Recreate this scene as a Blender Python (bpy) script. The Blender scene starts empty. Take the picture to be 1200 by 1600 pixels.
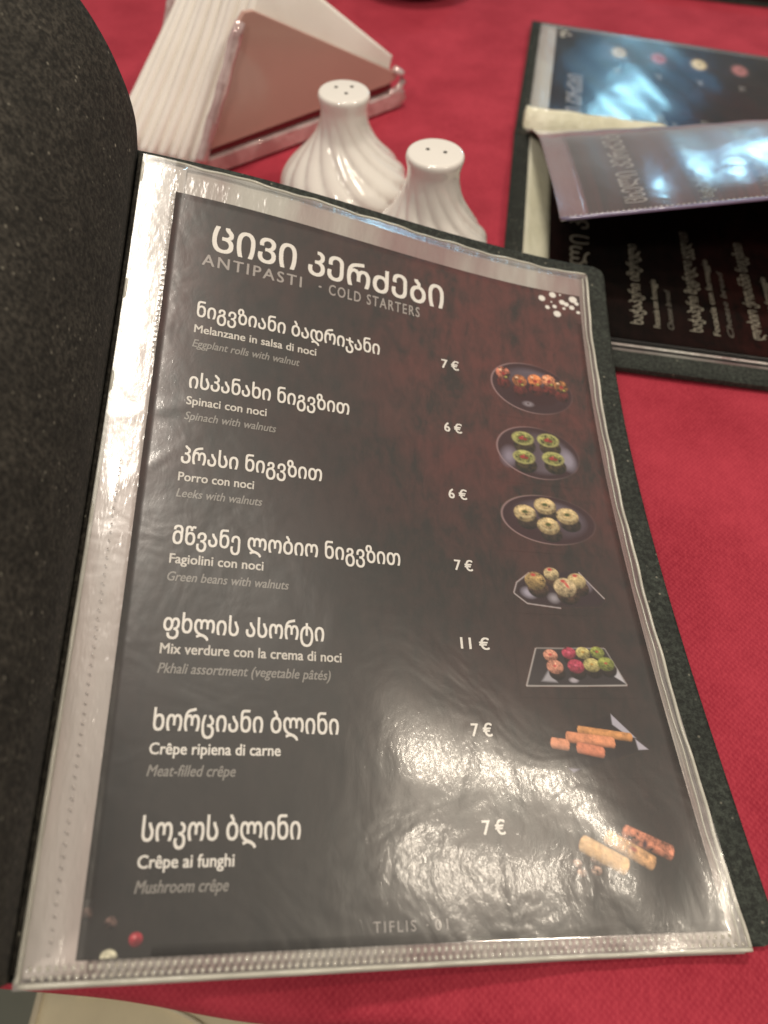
import bpy, math, random
import numpy as np
from mathutils import Matrix, Vector
random.seed(7); rng = np.random.default_rng(7)
CM = 0.01                                     # everything below is written in centimetres
sc = bpy.context.scene
COL = sc.collection

# ------------------------------------------------------------------ camera
CAM_H = 29.593
Mw = [[0.9986295347545739, 0.05233595624294384, 0.0],
      [0.04179735310789626, -0.7975410078370099, 0.6018150231520484],
      [0.03149656471803183, -0.6009902565786431, -0.7986355100472928]]
cd = bpy.data.cameras.new('camera'); cam = bpy.data.objects.new('camera', cd); COL.objects.link(cam)
cam.matrix_world = Matrix([[Mw[i][0], -Mw[i][1], -Mw[i][2], (0, 0, CAM_H*CM)[i]] for i in range(3)] + [[0, 0, 0, 1]])
cd.sensor_fit = 'HORIZONTAL'; cd.sensor_width = 36.0; cd.lens = 1191.0/1200*36
cd.clip_start = 0.01; cd.clip_end = 50
cd.dof.use_dof = True; cd.dof.focus_distance = 0.315; cd.dof.aperture_fstop = 9.0
sc.camera = cam

# ------------------------------------------------------------------ light
sc.view_settings.view_transform = 'Standard'; sc.view_settings.look = 'None'
sc.view_settings.exposure = 0.38; sc.view_settings.gamma = 1.0
w = bpy.data.worlds.new('World'); sc.world = w; w.use_nodes = True
bg = w.node_tree.nodes['Background']; bg.inputs[0].default_value = (1.0, 0.93, 0.83, 1); bg.inputs[1].default_value = 0.27
def lamp(name, loc, power, radius, color):
    l = bpy.data.lights.new(name, 'POINT'); l.energy = power; l.shadow_soft_size = radius*CM; l.color = color
    o = bpy.data.objects.new(name, l); o.location = [c*CM for c in loc]; COL.objects.link(o); return o
def panel(name, loc, target, power, sx, sy, color):
    l = bpy.data.lights.new(name, 'AREA'); l.shape = 'RECTANGLE'; l.size = sx*CM; l.size_y = sy*CM; l.energy = power; l.color = color
    o = bpy.data.objects.new(name, l); o.location = [c*CM for c in loc]
    d = Vector(target) - Vector(loc); o.rotation_euler = d.to_track_quat('-Z', 'Y').to_euler(); COL.objects.link(o); return o
WARM = (1.0, 0.87, 0.70)
lamp('pendant_lamp', (73.4, 20.1, 123.2), 11.0, 2.7, WARM)
lamp('pendant_lamp', (72.7, -7.9, 122.7), 7.5, 2.2, WARM)
panel('ceiling_lamp', (-4, 64, 154), (-4, 64, 0), 8.5, 22, 12, (1.0, 0.90, 0.78))
lamp('fill_lamp', (-50, -70, 125), 20.0, 9.0, (1.0, .9, .78))  # unseen fill, added behind the camera to brighten seat, shakers and napkins
panel('blue_glare_panel', (56, 200, 64), (15, 62, 0), 0.22, 34, 24, (0.12, 0.50, 1.0))  # unseen blue light, placed so the second menu's sleeves mirror it
panel('blue_glare_panel', (54, 199, 64), (15, 62, 0), 0.75, 11, 5, (0.40, 0.8, 1.0))  # smaller bright core, added for the hotspots in those reflections

# ------------------------------------------------------------------ helpers
def new_obj(name, verts, faces, mat=None, parent=None, smooth=False):
    me = bpy.data.meshes.new(name)
    me.from_pydata([(x*CM, y*CM, z*CM) for x, y, z in verts], [], faces); me.update()
    o = bpy.data.objects.new(name, me); COL.objects.link(o)
    if mat: me.materials.append(mat)
    if parent: o.parent = parent
    if smooth: me.polygons.foreach_set('use_smooth', [True]*len(me.polygons))
    return o
def empty(name, mat4):
    o = bpy.data.objects.new(name, None); COL.objects.link(o); o.matrix_world = mat4; o.empty_display_size = .01; return o
def place(x, y, z=0, rz=0): return Matrix.Translation((x*CM, y*CM, z*CM)) @ Matrix.Rotation(rz, 4, 'Z')
def tag(o, label=None, cat=None, group=None, kind=None):
    if label: o['label'] = label
    if cat: o['category'] = cat
    if group: o['group'] = group
    if kind: o['kind'] = kind
    return o
def grid_faces(nu, nv, off=0, flip=False):
    f = []
    for i in range(nu-1):
        for j in range(nv-1):
            a = off+i*nv+j; q = (a, a+1, a+nv+1, a+nv)
            f.append(q[::-1] if flip else q)
    return f
def sheet(name, fn, a, b, mat, parent, z0=0.0, thick=0.0, off=None, smooth=True):
    """a, b: 1-D parameter arrays; fn(a,b,z)->xyz ; closed slab when thick>0 (z0 is its top)"""
    nu, nv = len(a), len(b)
    V = [fn(x, y, z0 + (off(x, y) if off else 0)) for x in a for y in b]
    F = grid_faces(nu, nv)
    if thick:
        n = nu*nv
        V += [fn(x, y, z0-thick) for x in a for y in b]
        F += grid_faces(nu, nv, n, True)
        rim = [i*nv for i in range(nu)] + [(nu-1)*nv+j for j in range(1, nv)] + [i*nv+nv-1 for i in range(nu-2, -1, -1)] + [j for j in range(nv-2, 0, -1)]
        for k in range(len(rim)):
            p, q = rim[k], rim[(k+1) % len(rim)]
            F.append((p, q, q+n, p+n))
    o = new_obj(name, V, F, mat, parent)
    me = o.data
    if smooth:
        k = len(grid_faces(nu, nv))*(2 if thick else 1)
        me.polygons.foreach_set('use_smooth', [i < k for i in range(len(me.polygons))])
    uvl = me.uv_layers.new(name='page')
    co = [(x, y) for x in a for y in b]; co = co + co
    for l in me.loops: uvl.data[l.index].uv = co[l.vertex_index]
    return o
def rounded_outline(u0, u1, v0, v1, r, n=6):
    P = []
    for cx, cy, a0 in ((u1-r, v0+r, -90), (u1-r, v1-r, 0), (u0+r, v1-r, 90), (u0+r, v0+r, 180)):
        for k in range(n+1):
            t = math.radians(a0+90*k/n); P.append((cx+r*math.cos(t), cy+r*math.sin(t)))
    return P

# node helpers
class N:
    def __init__(s, name):
        s.m = bpy.data.materials.new(name); s.m.use_nodes = True; s.t = s.m.node_tree; s.n = s.t.nodes; s.l = s.t.links
        s.out = s.n['Material Output']; s.b = s.n['Principled BSDF']
    def add(s, typ, **k):
        d = s.n.new(typ)
        for a, v in k.items():
            if a.startswith('i_'):
                key = a[2:]
                key = int(key) if key.isdigit() else key.replace('_', ' ')
                sock = d.inputs[key]
                if isinstance(v, bpy.types.NodeSocket): s.l.new(v, sock)
                else: sock.default_value = v
            else: setattr(d, a, v)
        return d
    def link(s, a, b): s.l.new(a, b)
    def coord(s, which='Object'): return s.add('ShaderNodeTexCoord').outputs[which]
    def noise(s, vec, scale, detail=3, rough=.5, dist=0):
        return s.add('ShaderNodeTexNoise', i_Vector=vec, i_Scale=scale, i_Detail=detail, i_Roughness=rough, i_Distortion=dist).outputs[0]
    def ramp(s, fac, stops):
        r = s.add('ShaderNodeValToRGB', i_0=fac); e = r.color_ramp.elements
        while len(e) < len(stops): e.new(.5)
        for k, (p, c) in enumerate(stops):
            e[k].position = p; e[k].color = tuple(c)+(1,) if not isinstance(c, (int, float)) else (c, c, c, 1)
        return r.outputs[0]
    def mix(s, f, a, b, mode='MIX'):
        d = s.add('ShaderNodeMix', data_type='RGBA', blend_type=mode)
        for ix, v in ((0, f), (6, a), (7, b)):
            sock = d.inputs[ix]
            if isinstance(v, bpy.types.NodeSocket): s.l.new(v, sock)
            elif isinstance(v, (int, float)): sock.default_value = v if ix == 0 else (v, v, v, 1)
            else: sock.default_value = tuple(v)+(1,)
        return d.outputs[2]
    def math(s, op, a, b=0.0, c=0.0):
        d = s.add('ShaderNodeMath', operation=op)
        for k, v in enumerate((a, b, c)):
            if isinstance(v, bpy.types.NodeSocket): s.l.new(v, d.inputs[k])
            else: d.inputs[k].default_value = v
        return d.outputs[0]
    def bump(s, h, strength, dist, normal=None):
        d = s.add('ShaderNodeBump', i_Height=h, i_Strength=strength, i_Distance=dist)
        if normal: s.l.new(normal, d.inputs['Normal'])
        return d.outputs[0]
    def scaled(s, vec, sc_, rot=(0, 0, 0)):
        return s.add('ShaderNodeMapping', i_Vector=vec, i_Scale=sc_, i_Rotation=rot).outputs[0]
    def set(s, **k):
        for a, v in k.items():
            sock = s.b.inputs[a.replace('_', ' ')]
            if isinstance(v, bpy.types.NodeSocket): s.l.new(v, sock)
            elif isinstance(v, tuple) and len(v) == 3: sock.default_value = v+(1,)
            else: sock.default_value = v
        return s.m

# ------------------------------------------------------------------ materials
def mat_cover(name, base, base2, speck=.4, rough=.75):
    m = N(name); co = m.coord()
    n1 = m.noise(co, 480, 4, .75); n2 = m.noise(co, 60, 3, .5)
    c = m.mix(m.ramp(n1, ((.42, 0.0), (.66, 1.0))), base, base2)
    c = m.mix(m.ramp(n2, ((.3, 0.0), (.75, .55))), c, tuple(x*.6 for x in base))
    v = m.add('ShaderNodeTexVoronoi', i_Vector=co, i_Scale=330.0, i_Randomness=1.0)
    d = m.ramp(v.outputs['Distance'], ((.10, 1.0), (.24, 0.0)))
    pick = m.ramp(m.math('FRACT', m.math('MULTIPLY', v.outputs['Color'], 7.31)), ((.80, 0.0), (.9, 1.0)))
    f = m.math('MULTIPLY', m.math('MULTIPLY', d, pick), speck)
    c = m.mix(f, c, (.30, .28, .22))
    v2 = m.add('ShaderNodeTexVoronoi', i_Vector=co, i_Scale=110.0, i_Randomness=1.0)
    d2 = m.ramp(v2.outputs['Distance'], ((.05, 1.0), (.10, 0.0)))
    pick2 = m.ramp(m.math('FRACT', m.math('MULTIPLY', v2.outputs['Color'], 5.77)), ((.86, 0.0), (.9, 1.0)))
    c = m.mix(m.math('MULTIPLY', m.math('MULTIPLY', d2, pick2), .8), c, (.42, .38, .30))
    b = m.bump(n1, .7, .0006)
    return m.set(Base_Color=c, Roughness=rough, Normal=b, Specular_IOR_Level=.35)
M_cover = mat_cover('black_speckled_leatherette', (.013, .015, .012), (.056, .066, .053), .55)
M_cover_in = mat_cover('black_felt_lining', (.015, .0135, .010), (.085, .076, .060), .6, .9)

def page_color(m, red_bias=0.0):
    uvn = m.add('ShaderNodeUVMap', uv_map='page').outputs[0]
    sep = m.add('ShaderNodeSeparateXYZ', i_0=uvn)
    u, v = sep.outputs[0], sep.outputs[1]
    big = m.noise(uvn, .22, 4, .6, .4); fine = m.noise(m.scaled(uvn, (1.0, .45, 1)), 1.6, 5, .7, .3); grain = m.noise(uvn, 22, 2, .6)
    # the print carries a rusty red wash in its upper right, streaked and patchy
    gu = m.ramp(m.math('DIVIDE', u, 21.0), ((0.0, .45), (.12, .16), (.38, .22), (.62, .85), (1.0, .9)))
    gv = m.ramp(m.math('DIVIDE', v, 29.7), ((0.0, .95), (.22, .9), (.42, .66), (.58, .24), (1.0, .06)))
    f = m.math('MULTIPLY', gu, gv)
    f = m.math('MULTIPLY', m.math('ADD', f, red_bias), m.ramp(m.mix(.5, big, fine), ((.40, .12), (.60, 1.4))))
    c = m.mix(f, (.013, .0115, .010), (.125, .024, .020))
    c = m.mix(m.ramp(fine, ((.35, 0.0), (.8, .30))), c, (.050, .043, .036))
    c = m.mix(m.ramp(grain, ((.4, 0.0), (.7, .22))), c, (.050, .045, .038))
    return c
m = N('printed_page_paper'); M_page = m.set(Base_Color=page_color(m), Roughness=.5, Specular_IOR_Level=.4)
m = N('printed_page_paper_dark')
M_page_dark = m.set(Base_Color=m.mix(.75, page_color(m), (.0015, .0015, .0015)), Roughness=.8, Specular_IOR_Level=.04)
m = N('printed_page_paper_wine'); M_page_wine = m.set(Base_Color=page_color(m, .45), Roughness=.5)
m = N('printed_picture')
at = m.add('ShaderNodeAttribute', attribute_name='ink')
M_pic = m.set(Base_Color=m.mix(at.outputs['Alpha'], page_color(m), at.outputs['Color']), Roughness=.5, Specular_IOR_Level=.4)
def ink(name, c):
    m = N(name); co = m.coord(); n = m.noise(co, 1500, 2)
    return m.set(Base_Color=m.mix(m.ramp(n, ((.3, 0.0), (.8, .35))), c, tuple(x*.7 for x in c)), Roughness=.5)
m = N('printed_picture_dark'); at = m.add('ShaderNodeAttribute', attribute_name='ink')
M_pic_dark = m.set(Base_Color=m.mix(at.outputs['Alpha'], m.mix(.75, page_color(m), (.0015, .0015, .0015)), at.outputs['Color']), Roughness=.8, Specular_IOR_Level=.04)
M_white = ink('white_ink', (.80, .76, .70)); M_cream = ink('pale_ink', (.62, .58, .52)); M_grey = ink('grey_ink', (.26, .24, .215)); M_sub = ink('mid_grey_ink', (.36, .32, .295))
M_tiflis = ink('faint_ink', (.34, .31, .29)); M_faint = ink('dim_ink', (.12, .11, .09)); M_dim = ink('soft_ink', (.25, .23, .18))

def mat_film(name, lo=.11, hi=.24, wr=1.0, ior=1.5, gain=1.0, tint=(1, 1, 1)):
    m = N(name); m.n.remove(m.b)
    co = m.coord()
    big = m.noise(co, 26, 3, .55, .6); mid = m.noise(m.scaled(co, (1.0, .55, 1.0)), 120, 3, .6, .5)
    fine = m.noise(m.scaled(co, (1.0, .5, 1), (0, 0, .5)), 620, 2, .6, .3)
    b1 = m.bump(big, .09*wr, .006); b1 = m.bump(mid, .07*wr, .0010, b1)
    b2 = m.bump(fine, .8*wr, .00009, b1)
    g1 = m.add('ShaderNodeBsdfGlossy', i_Color=tint+(1,), i_Roughness=lo, i_Normal=b2)
    g2 = m.add('ShaderNodeBsdfGlossy', i_Color=tint+(1,), i_Roughness=hi, i_Normal=b1)
    g = m.add('ShaderNodeMixShader', i_0=.80); m.link(g1.outputs[0], g.inputs[1]); m.link(g2.outputs[0], g.inputs[2])
    g3 = m.add('ShaderNodeBsdfGlossy', i_Color=tint+(1,), i_Roughness=hi*1.6, i_Normal=b1)
    gg = m.add('ShaderNodeMixShader', i_0=.28); m.link(g.outputs[0], gg.inputs[1]); m.link(g3.outputs[0], gg.inputs[2]); g = gg
    tr = m.add('ShaderNodeBsdfTransparent', i_Color=(.97, .97, .97, 1))
    bf = m.add('ShaderNodeNewGeometry').outputs['Backfacing']          # same film from both sides
    fr = m.add('ShaderNodeFresnel', i_IOR=m.math('MULTIPLY_ADD', bf, 1/ior-ior, ior)); m.link(b1, fr.inputs['Normal'])
    mx = m.add('ShaderNodeMixShader', i_0=m.math('MULTIPLY', fr.outputs[0], gain)); m.link(tr.outputs[0], mx.inputs[1]); m.link(g.outputs[0], mx.inputs[2])
    m.link(mx.outputs[0], m.out.inputs[0]); return m.m
M_film = mat_film('clear_sleeve_film', gain=1.25)
M_film2 = mat_film('clear_sleeve_film_loose', .07, .17, .7, gain=.85)
M_film3 = mat_film('clear_sleeve_film_raised', .07, .2, 1.2, gain=2.2)
def mat_milky(name, ca, cb, rough=.25, nscale=14, stretch=(1, .25, 1)):
    m = N(name); co = m.coord(); n = m.noise(m.scaled(co, stretch), nscale, 4, .6, .4); n2 = m.noise(m.scaled(co, (1, .3, 1)), 160, 3, .6)
    c = m.mix(m.ramp(n, ((.42, 0.0), (.62, 1.0))), ca, cb)
    c = m.mix(m.ramp(n2, ((.45, 0.0), (.8, .25))), c, tuple(x*.6 for x in ca))
    return m.set(Base_Color=c, Roughness=rough, Normal=m.bump(m.mix(.5, n, n2), .9, .0022), Coat_Weight=.9, Coat_Roughness=.06)
M_milky = mat_milky('milky_sleeve_plastic', (.50, .48, .43), (.30, .20, .19))  # second tone paints a reflection of the red into the plastic
M_strip = mat_milky('milky_binding_strip', (.62, .59, .55), (.46, .36, .33), .18, 7, (1, .25, 1))  # pinkish patches are reflected red, put into the strip's colour
M_weld = mat_milky('welded_plastic_edge', (.50, .47, .40), (.36, .33, .27), .15, 60)
def plain(name, c, rough=.5, nz=None, amt=.25, **k):
    m = N(name); co = m.coord(); n = m.noise(co, nz or 80, 4, .6)
    return m.set(Base_Color=m.mix(m.ramp(n, ((.35, 0.0), (.75, amt))), c, tuple(x*.65 for x in c)), Roughness=rough, Normal=m.bump(n, .15, .0006), **k)
M_edge = plain('sleeve_edge_plastic', (.55, .53, .45), .22, 110, .6)
m = N('red_nonwoven_cloth'); co = m.coord(); sep = m.add('ShaderNodeSeparateXYZ', i_0=co)
P_ = .0026
sx = m.math('SINE', m.math('MULTIPLY', sep.outputs[0], 2*math.pi/P_)); sy = m.math('SINE', m.math('MULTIPLY', sep.outputs[1], 2*math.pi/P_))
dots = m.ramp(m.math('MULTIPLY_ADD', m.math('MULTIPLY', sx, sy), .5, .5), ((.25, 0.0), (.9, 1.0)))
cl = m.noise(co, 18, 4, .6); fib = m.noise(m.scaled(co, (1, .4, 1)), 900, 3, .7)
c = m.mix(m.ramp(cl, ((.35, 0.0), (.7, 1.0))), (.26, .013, .029), (.39, .032, .055))
c = m.mix(m.ramp(fib, ((.4, 0.0), (.8, .35))), c, (.62, .075, .10)); c = m.mix(m.math('MULTIPLY', dots, .16), c, (.60, .085, .11))
M_cloth = m.set(Base_Color=c, Roughness=.85, Normal=m.bump(m.mix(.5, dots, fib), .28, .0004), Specular_IOR_Level=.25)
M_porc = plain('white_glazed_porcelain', (.82, .78, .72), .12, 40, .10, Coat_Weight=.6, Coat_Roughness=.05)
M_hole = plain('dark_hole', (.02, .018, .015), .9)
m = N('white_paper_napkin'); co = m.coord(); n = m.noise(m.scaled(co, (1, 1, 1)), 45, 3, .5); M_napkin = m.set(Base_Color=m.mix(m.ramp(n, ((.4, 0.0), (.8, .4))), (.90, .87, .80), (.80, .75, .66)), Roughness=.9, Normal=m.bump(n, .25, .001))
M_plate = plain('rosy_tinted_acrylic', (.52, .31, .26), .16, 12, .25, Coat_Weight=.4)
M_plate_edge = plain('dark_acrylic_slot', (.12, .008, .012), .3)
m = N('clear_acrylic_rim'); n = m.noise(m.coord(), 65, 2, .5, .6)
M_acryl = m.set(Base_Color=m.mix(m.ramp(n, ((.4, 0.0), (.65, 1.0))), (.72, .56, .54), (.50, .33, .32)), Roughness=.05, Metallic=.35, Normal=m.bump(n, .6, .003), Coat_Weight=1.0)
M_black = plain('black_plastic', (.012, .011, .010), .35)
M_wood = plain('table_edge_wood', (.10, .06, .035), .5)
M_seat = plain('cream_seat_fabric', (.80, .70, .48), .8, 30, .3); M_pipe = plain('cream_piping', (.66, .58, .42), .6)
m = N('grey_green_floor'); n = m.noise(m.coord(), 9, 5, .6); M_floor = m.set(Base_Color=m.mix(n, (.17, .18, .14), (.25, .25, .20)), Roughness=.5)
M_stack = mat_milky('sleeve_spine_film', (.86, .84, .66), (.70, .68, .50), .15, 30)

# ------------------------------------------------------------------ floor, table, cloth
o = new_obj('floor', [(-400, -400, -75), (400, -400, -75), (400, 400, -75), (-400, 400, -75)], [(0, 1, 2, 3)], M_floor); tag(o, kind='structure')
# cloth: profile in y/z, from under the fold, over the front edge, across the top
ys = list(np.linspace(2.6, 60, 120)) + list(np.linspace(61, 150, 60))
prof = [(2.35, -3.4), (2.1, -2.9), (1.9, -2.2), (1.72, -1.5), (1.68, -1.0), (1.75, -.6), (1.95, -.28), (2.25, -.1)] + [(y, 0) for y in ys]
xs = np.linspace(-75, 75, 240)
V = []
for x in xs:
    for y, z in prof:
        k = max(0, min(1, -z/8))*.4
        fold = .9*math.sin(x*.33+1.2)+.5*math.sin(x*.71)
        e = -.055*(x+3.25)-.05 + .12*math.sin(x*.5)                        # the front edge is not quite straight
        if x > 14 or x < -22: e = max(-1.1, min(1.2, e))
        dz = 0
        if y > 2.5:
            dz = .10*math.sin(x*.11+y*.05)*math.sin(y*.09) + .04*math.sin(x*.35-y*.22)
            dz -= .10 
        V.append((x, y + k*(fold) + (e*(1 if y < 2.6 else max(0, 1-(y-2.6)/8))), z+dz))
o = new_obj('tablecloth', V, grid_faces(len(xs), len(prof), flip=True), M_cloth, smooth=True)
tag(o, 'bright red non-woven tablecloth with a fine embossed dot grid, hanging over the table edge', 'tablecloth')
def box(name, c, s, mat, parent=None, bevel=.1, seg=2):
    x, y, z = c; a, b, d = s[0]/2, s[1]/2, s[2]/2
    V = [(x+i*a, y+j*b, z+k*d) for i in (-1, 1) for j in (-1, 1) for k in (-1, 1)]
    o = new_obj(name, V, [(0, 1, 3, 2), (4, 6, 7, 5), (0, 4, 5, 1), (2, 3, 7, 6), (0, 2, 6, 4), (1, 5, 7, 3)], mat, parent)
    if bevel:
        md = o.modifiers.new('bevel', 'BEVEL'); md.width = bevel*CM; md.segments = seg
    return o
tb = empty('table', place(0, 78, -.3)); tag(tb, 'dark wooden table under the red tablecloth', 'table')
box('table_top', (0, 0, -1.7), (148, 148, 2.6), M_wood, tb)
for sx_ in (-1, 1):
    for sy_ in (-1, 1): box('leg', (sx_*68, sy_*66, -38.9), (5, 5, 71.2), M_wood, tb)
# cream seat below the table edge
st = empty('chair', place(0, 0, -75)); tag(st, 'cream upholstered chair seat with piped seams, below the table edge', 'chair')
o = new_obj('seat', *(lambda P: ([(x, y, 46.8-dz) for dz, ins in ((9, 0), (1.2, 0), (.4, .35), (0, 1.2)) for x, y in [(px+(-ins if px > 0 else ins), py+(-ins if py > 0 else ins)) for px, py in P]],
     [tuple(range(3*len(P), 4*len(P)))] + [(r*len(P)+k, r*len(P)+(k+1) % len(P), (r+1)*len(P)+(k+1) % len(P), (r+1)*len(P)+k) for r in range(3) for k in range(len(P))]))(
     [(x-0, y) for x, y in rounded_outline(-20.6, 22, -30, 9, 4.5, 6)]), M_seat, st, True)
def tube(name, pts, r, mat, parent=None, seg=8, closed=False):
    P = [Vector(p) for p in pts]; V = []; F = []; n = len(P)
    for i, p in enumerate(P):
        a = P[i-1] if (i > 0 or closed) else p; b = P[(i+1) % n] if (i < n-1 or closed) else p
        t = (b-a).normalized(); s = t.cross(Vector((0, 0, 1)))
        if s.length < 1e-3: s = t.cross(Vector((0, 1, 0)))
        s.normalize(); q = s.cross(t)
        rr = r[i] if hasattr(r, '__len__') else r
        for k in range(seg):
            an = 2*math.pi*k/seg; V.append(tuple(p + s*rr*math.cos(an) + q*rr*math.sin(an)))
    for i in range(n if closed else n-1):
        for k in range(seg):
            j = (i+1) % n; F.append((i*seg+k, i*seg+(k+1) % seg, j*seg+(k+1) % seg, j*seg+k))
    if not closed: F += [tuple(range(seg))[::-1], tuple(range((n-1)*seg, n*seg))]
    return new_obj(name, V, F, mat, parent, True)
tube('piping', [(x, y, 46.4) for x, y in rounded_outline(-20.3, 21.7, -29.7, 8.7, 4.2, 8)], .28, M_pipe, st, closed=True)
tube('piping', [(-18+16*t, 3.9+.6*math.sin(3.1*t)-7*t*t, 46.9) for t in np.linspace(0, 1, 24)], .14, M_pipe, st)
for sx_ in (-1, 1):
    for sy_ in (-1, 1): box('leg', (.7+sx_*18, -10.5+sy_*16, 18.7), (3, 3, 37.4), M_wood, st)

# ------------------------------------------------------------------ the open menu in front
R = Matrix([[0.9532855171573227, -0.0773633755762991, 0.2919959432895194], [0.12379532190329945, 0.9817989921262982, -0.14403283422415541], [-0.2755384565772157, 0.17345214665499264, 0.9455119839366503]])
T = Vector((-10.54859184467932, 31.696179678016158, 8.995379321190882))
menu = empty('open_menu', Matrix.Translation(T*CM) @ R.to_4x4())
tag(menu, 'open black restaurant menu in clear sleeves showing the cold starters page with prices', 'menu')
C7 = (1.415, 4.105, 3.47, 3.585, -2.682, 1.545, 0.568)
def surf(u, v):
    a = u/21-.5; b = v/29.7-.5
    return C7[0]*a*a+C7[1]*b*b+C7[2]*a*b+C7[3]*a**3+C7[4]*b**3+C7[5]*a*a*b+C7[6]*a*b*b
def pg(u, v, z=0): return (u, -v, surf(u, v)+z)
def lin(a, b, n): return list(np.linspace(a, b, n))
# leather cover: right board, rounded outer corners by trimming the grid towards the corners
def cover_fn(u, v, z):
    r = .6                                          # corner radius
    for vc, s in ((-2.0, 1), (30.22, -1)):
        dv = (v-vc)*s
        if dv < r:
            lim = 22.85-(r-math.sqrt(max(0, r*r-(r-dv)**2)))
            if u > lim: u = lim
    if v < 0: v = v*(1+.20*max(0, min(1, u/16)))    # the board is cut a touch deeper towards its outer top corner
    return (u, -v, surf(u, v)+z)
vv = lin(-2.0, -1.4, 6) + lin(-.5, 29, 60) + lin(29.6, 30.22, 6)
sheet('cover_board', cover_fn, lin(-1.9, 22.2, 30)+lin(22.25, 22.85, 6), vv, M_cover, menu, -.42, .32)
# left board: rises from the spine and curls over to the left
CP = [(-1.75, -.75), (-1.72, .4), (-1.86, 2.05), (-1.98, 3.3), (-2.28, 4.45), (-2.7, 5.5), (-3.25, 6.6), (-4.1, 7.85), (-5.3, 9.1), (-7.2, 10.4), (-9.8, 11.3), (-13, 11.5), (-17, 10.6), (-21, 8.6), (-23.5, 6.8)]
def cr(P, t):
    n = len(P)-1; i = min(int(t*n), n-1); f = t*n-i
    p0, p1, p2, p3 = P[max(i-1, 0)], P[i], P[i+1], P[min(i+2, n)]
    return [.5*((2*p1[k])+(-p0[k]+p2[k])*f+(2*p0[k]-5*p1[k]+4*p2[k]-p3[k])*f*f+(-p0[k]+3*p1[k]-3*p2[k]+p3[k])*f**3) for k in range(2)]
def left_fn(s, v, z):
    x, zz = cr(CP, s); x2, z2 = cr(CP, min(1, s+.004)); x1, z1 = cr(CP, max(0, s-.004))
    tx, tz = x2-x1, z2-z1; L = math.hypot(tx, tz); nx, nz = tz/L, -tx/L       # towards the page
    k = min(1, s/.12); base = surf(-1.8, v)*(1-k)+surf(-1.8, -2)*k*.0
    wob = .12*math.sin(v*.5)*k
    low = (surf(-1.8, v)-surf(-1.8, -2.0))*(1-.55*k)
    sx = -.10*math.sin(math.pi*max(0, min(1, v/30)))*0
    return (x+sx+nx*(z), -v, zz+nz*z+low*1.0+wob*.3)
sheet('front_cover', left_fn, lin(0, 1, 90), lin(-2.0, 30.2, 60), M_cover_in, menu, 0.0, .3)
tube('stitched_fold', [(-1.66, -v, surf(-1.7, v)-.05) for v in lin(-1.5, 30, 60)], .10, M_cover_in, menu)

# stacked sleeves under the top one
wr = rng.normal(size=(8, 4))
def wrinkle(u, v, amp=1.0):
    # the film stands a little off the lower half of the page, bellied like a pillow
    t = min(1, max(0, (u-2.0)/8.5)); A_ = t*t*(3-2*t) if u < 10.5 else max(0, 1-((u-10.5)/10.8)**2)
    s = .58*A_*math.sin(math.pi*min(1, max(0, (v-10)/20.6))) + .25*math.exp(-((u-17)/3)**2-((v-24.5)/4)**2) + .16*math.exp(-((u-18.2)/1.8)**2-((v-27.6)/2)**2)
    for k, (a, b, c, d) in enumerate(wr):
        s += math.sin(u*(.25+.16*k)+b*3+.4*math.sin(v*.3+c))*math.sin(v*(.18+.12*k)+c*4)*(.0028/(1+.55*k))
    # a few long shallow creases
    for (u0, v0, an, w_, h_, L) in ((.2, 13.2, 2.4, .16, .05, 1.6), (13.6, 28.2, 1.5, .12, .045, 2.4), (12.6, 23.2, 1.9, .30, .03, 3.0), (.6, 10.5, 2.8, .3, .06, 2.5), (8, 20, 1.1, .5, .03, 5)):
        du, dv = u-u0, v-v0; p = du*math.cos(an)+dv*math.sin(an); q = -du*math.sin(an)+dv*math.cos(an)
        s += .26*h_*math.exp(-(q/w_)**2-(p/L)**2)
    return max(s, -.06)*amp
for k, (z, du, dv) in enumerate(((-.36, .05, -.05), (-.25, -.10, .12), (-.15, .10, .0))):
    o = sheet('plastic_sleeve', pg, lin(-1.62, 21.55+du, 40), lin(-1.42-.05*k, 30.28+dv, 54), M_milky, menu, z, .07, off=lambda u, v: .02*math.sin(v*.8+u*.4))
    o['label'] = 'stacked clear sleeve edge showing under the top page'
strip = sheet('binding_strip', pg, lin(-1.6, 0.35, 10), lin(-1.35, 30.1, 110), M_strip, menu, -.035, .05, off=lambda u, v: .10*math.exp(-((u+.9)/.5)**2)*(.6+.4*math.sin(v*.9)))
page = sheet('menu_page', pg, lin(0, 21, 64), lin(0, 29.7, 86), M_page, menu, 0, .03); page['label'] = 'dark printed page of cold starters with seven dishes'
film = sheet('top_sleeve', pg, lin(-1.55, 21.5, 150), lin(-1.38, 30.25, 190), M_film, menu, .10, 0, off=lambda u, v: wrinkle(u, v)+(.05 if u < 0 else 0)); film['label'] = 'clear crinkled plastic sleeve over the page'
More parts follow.
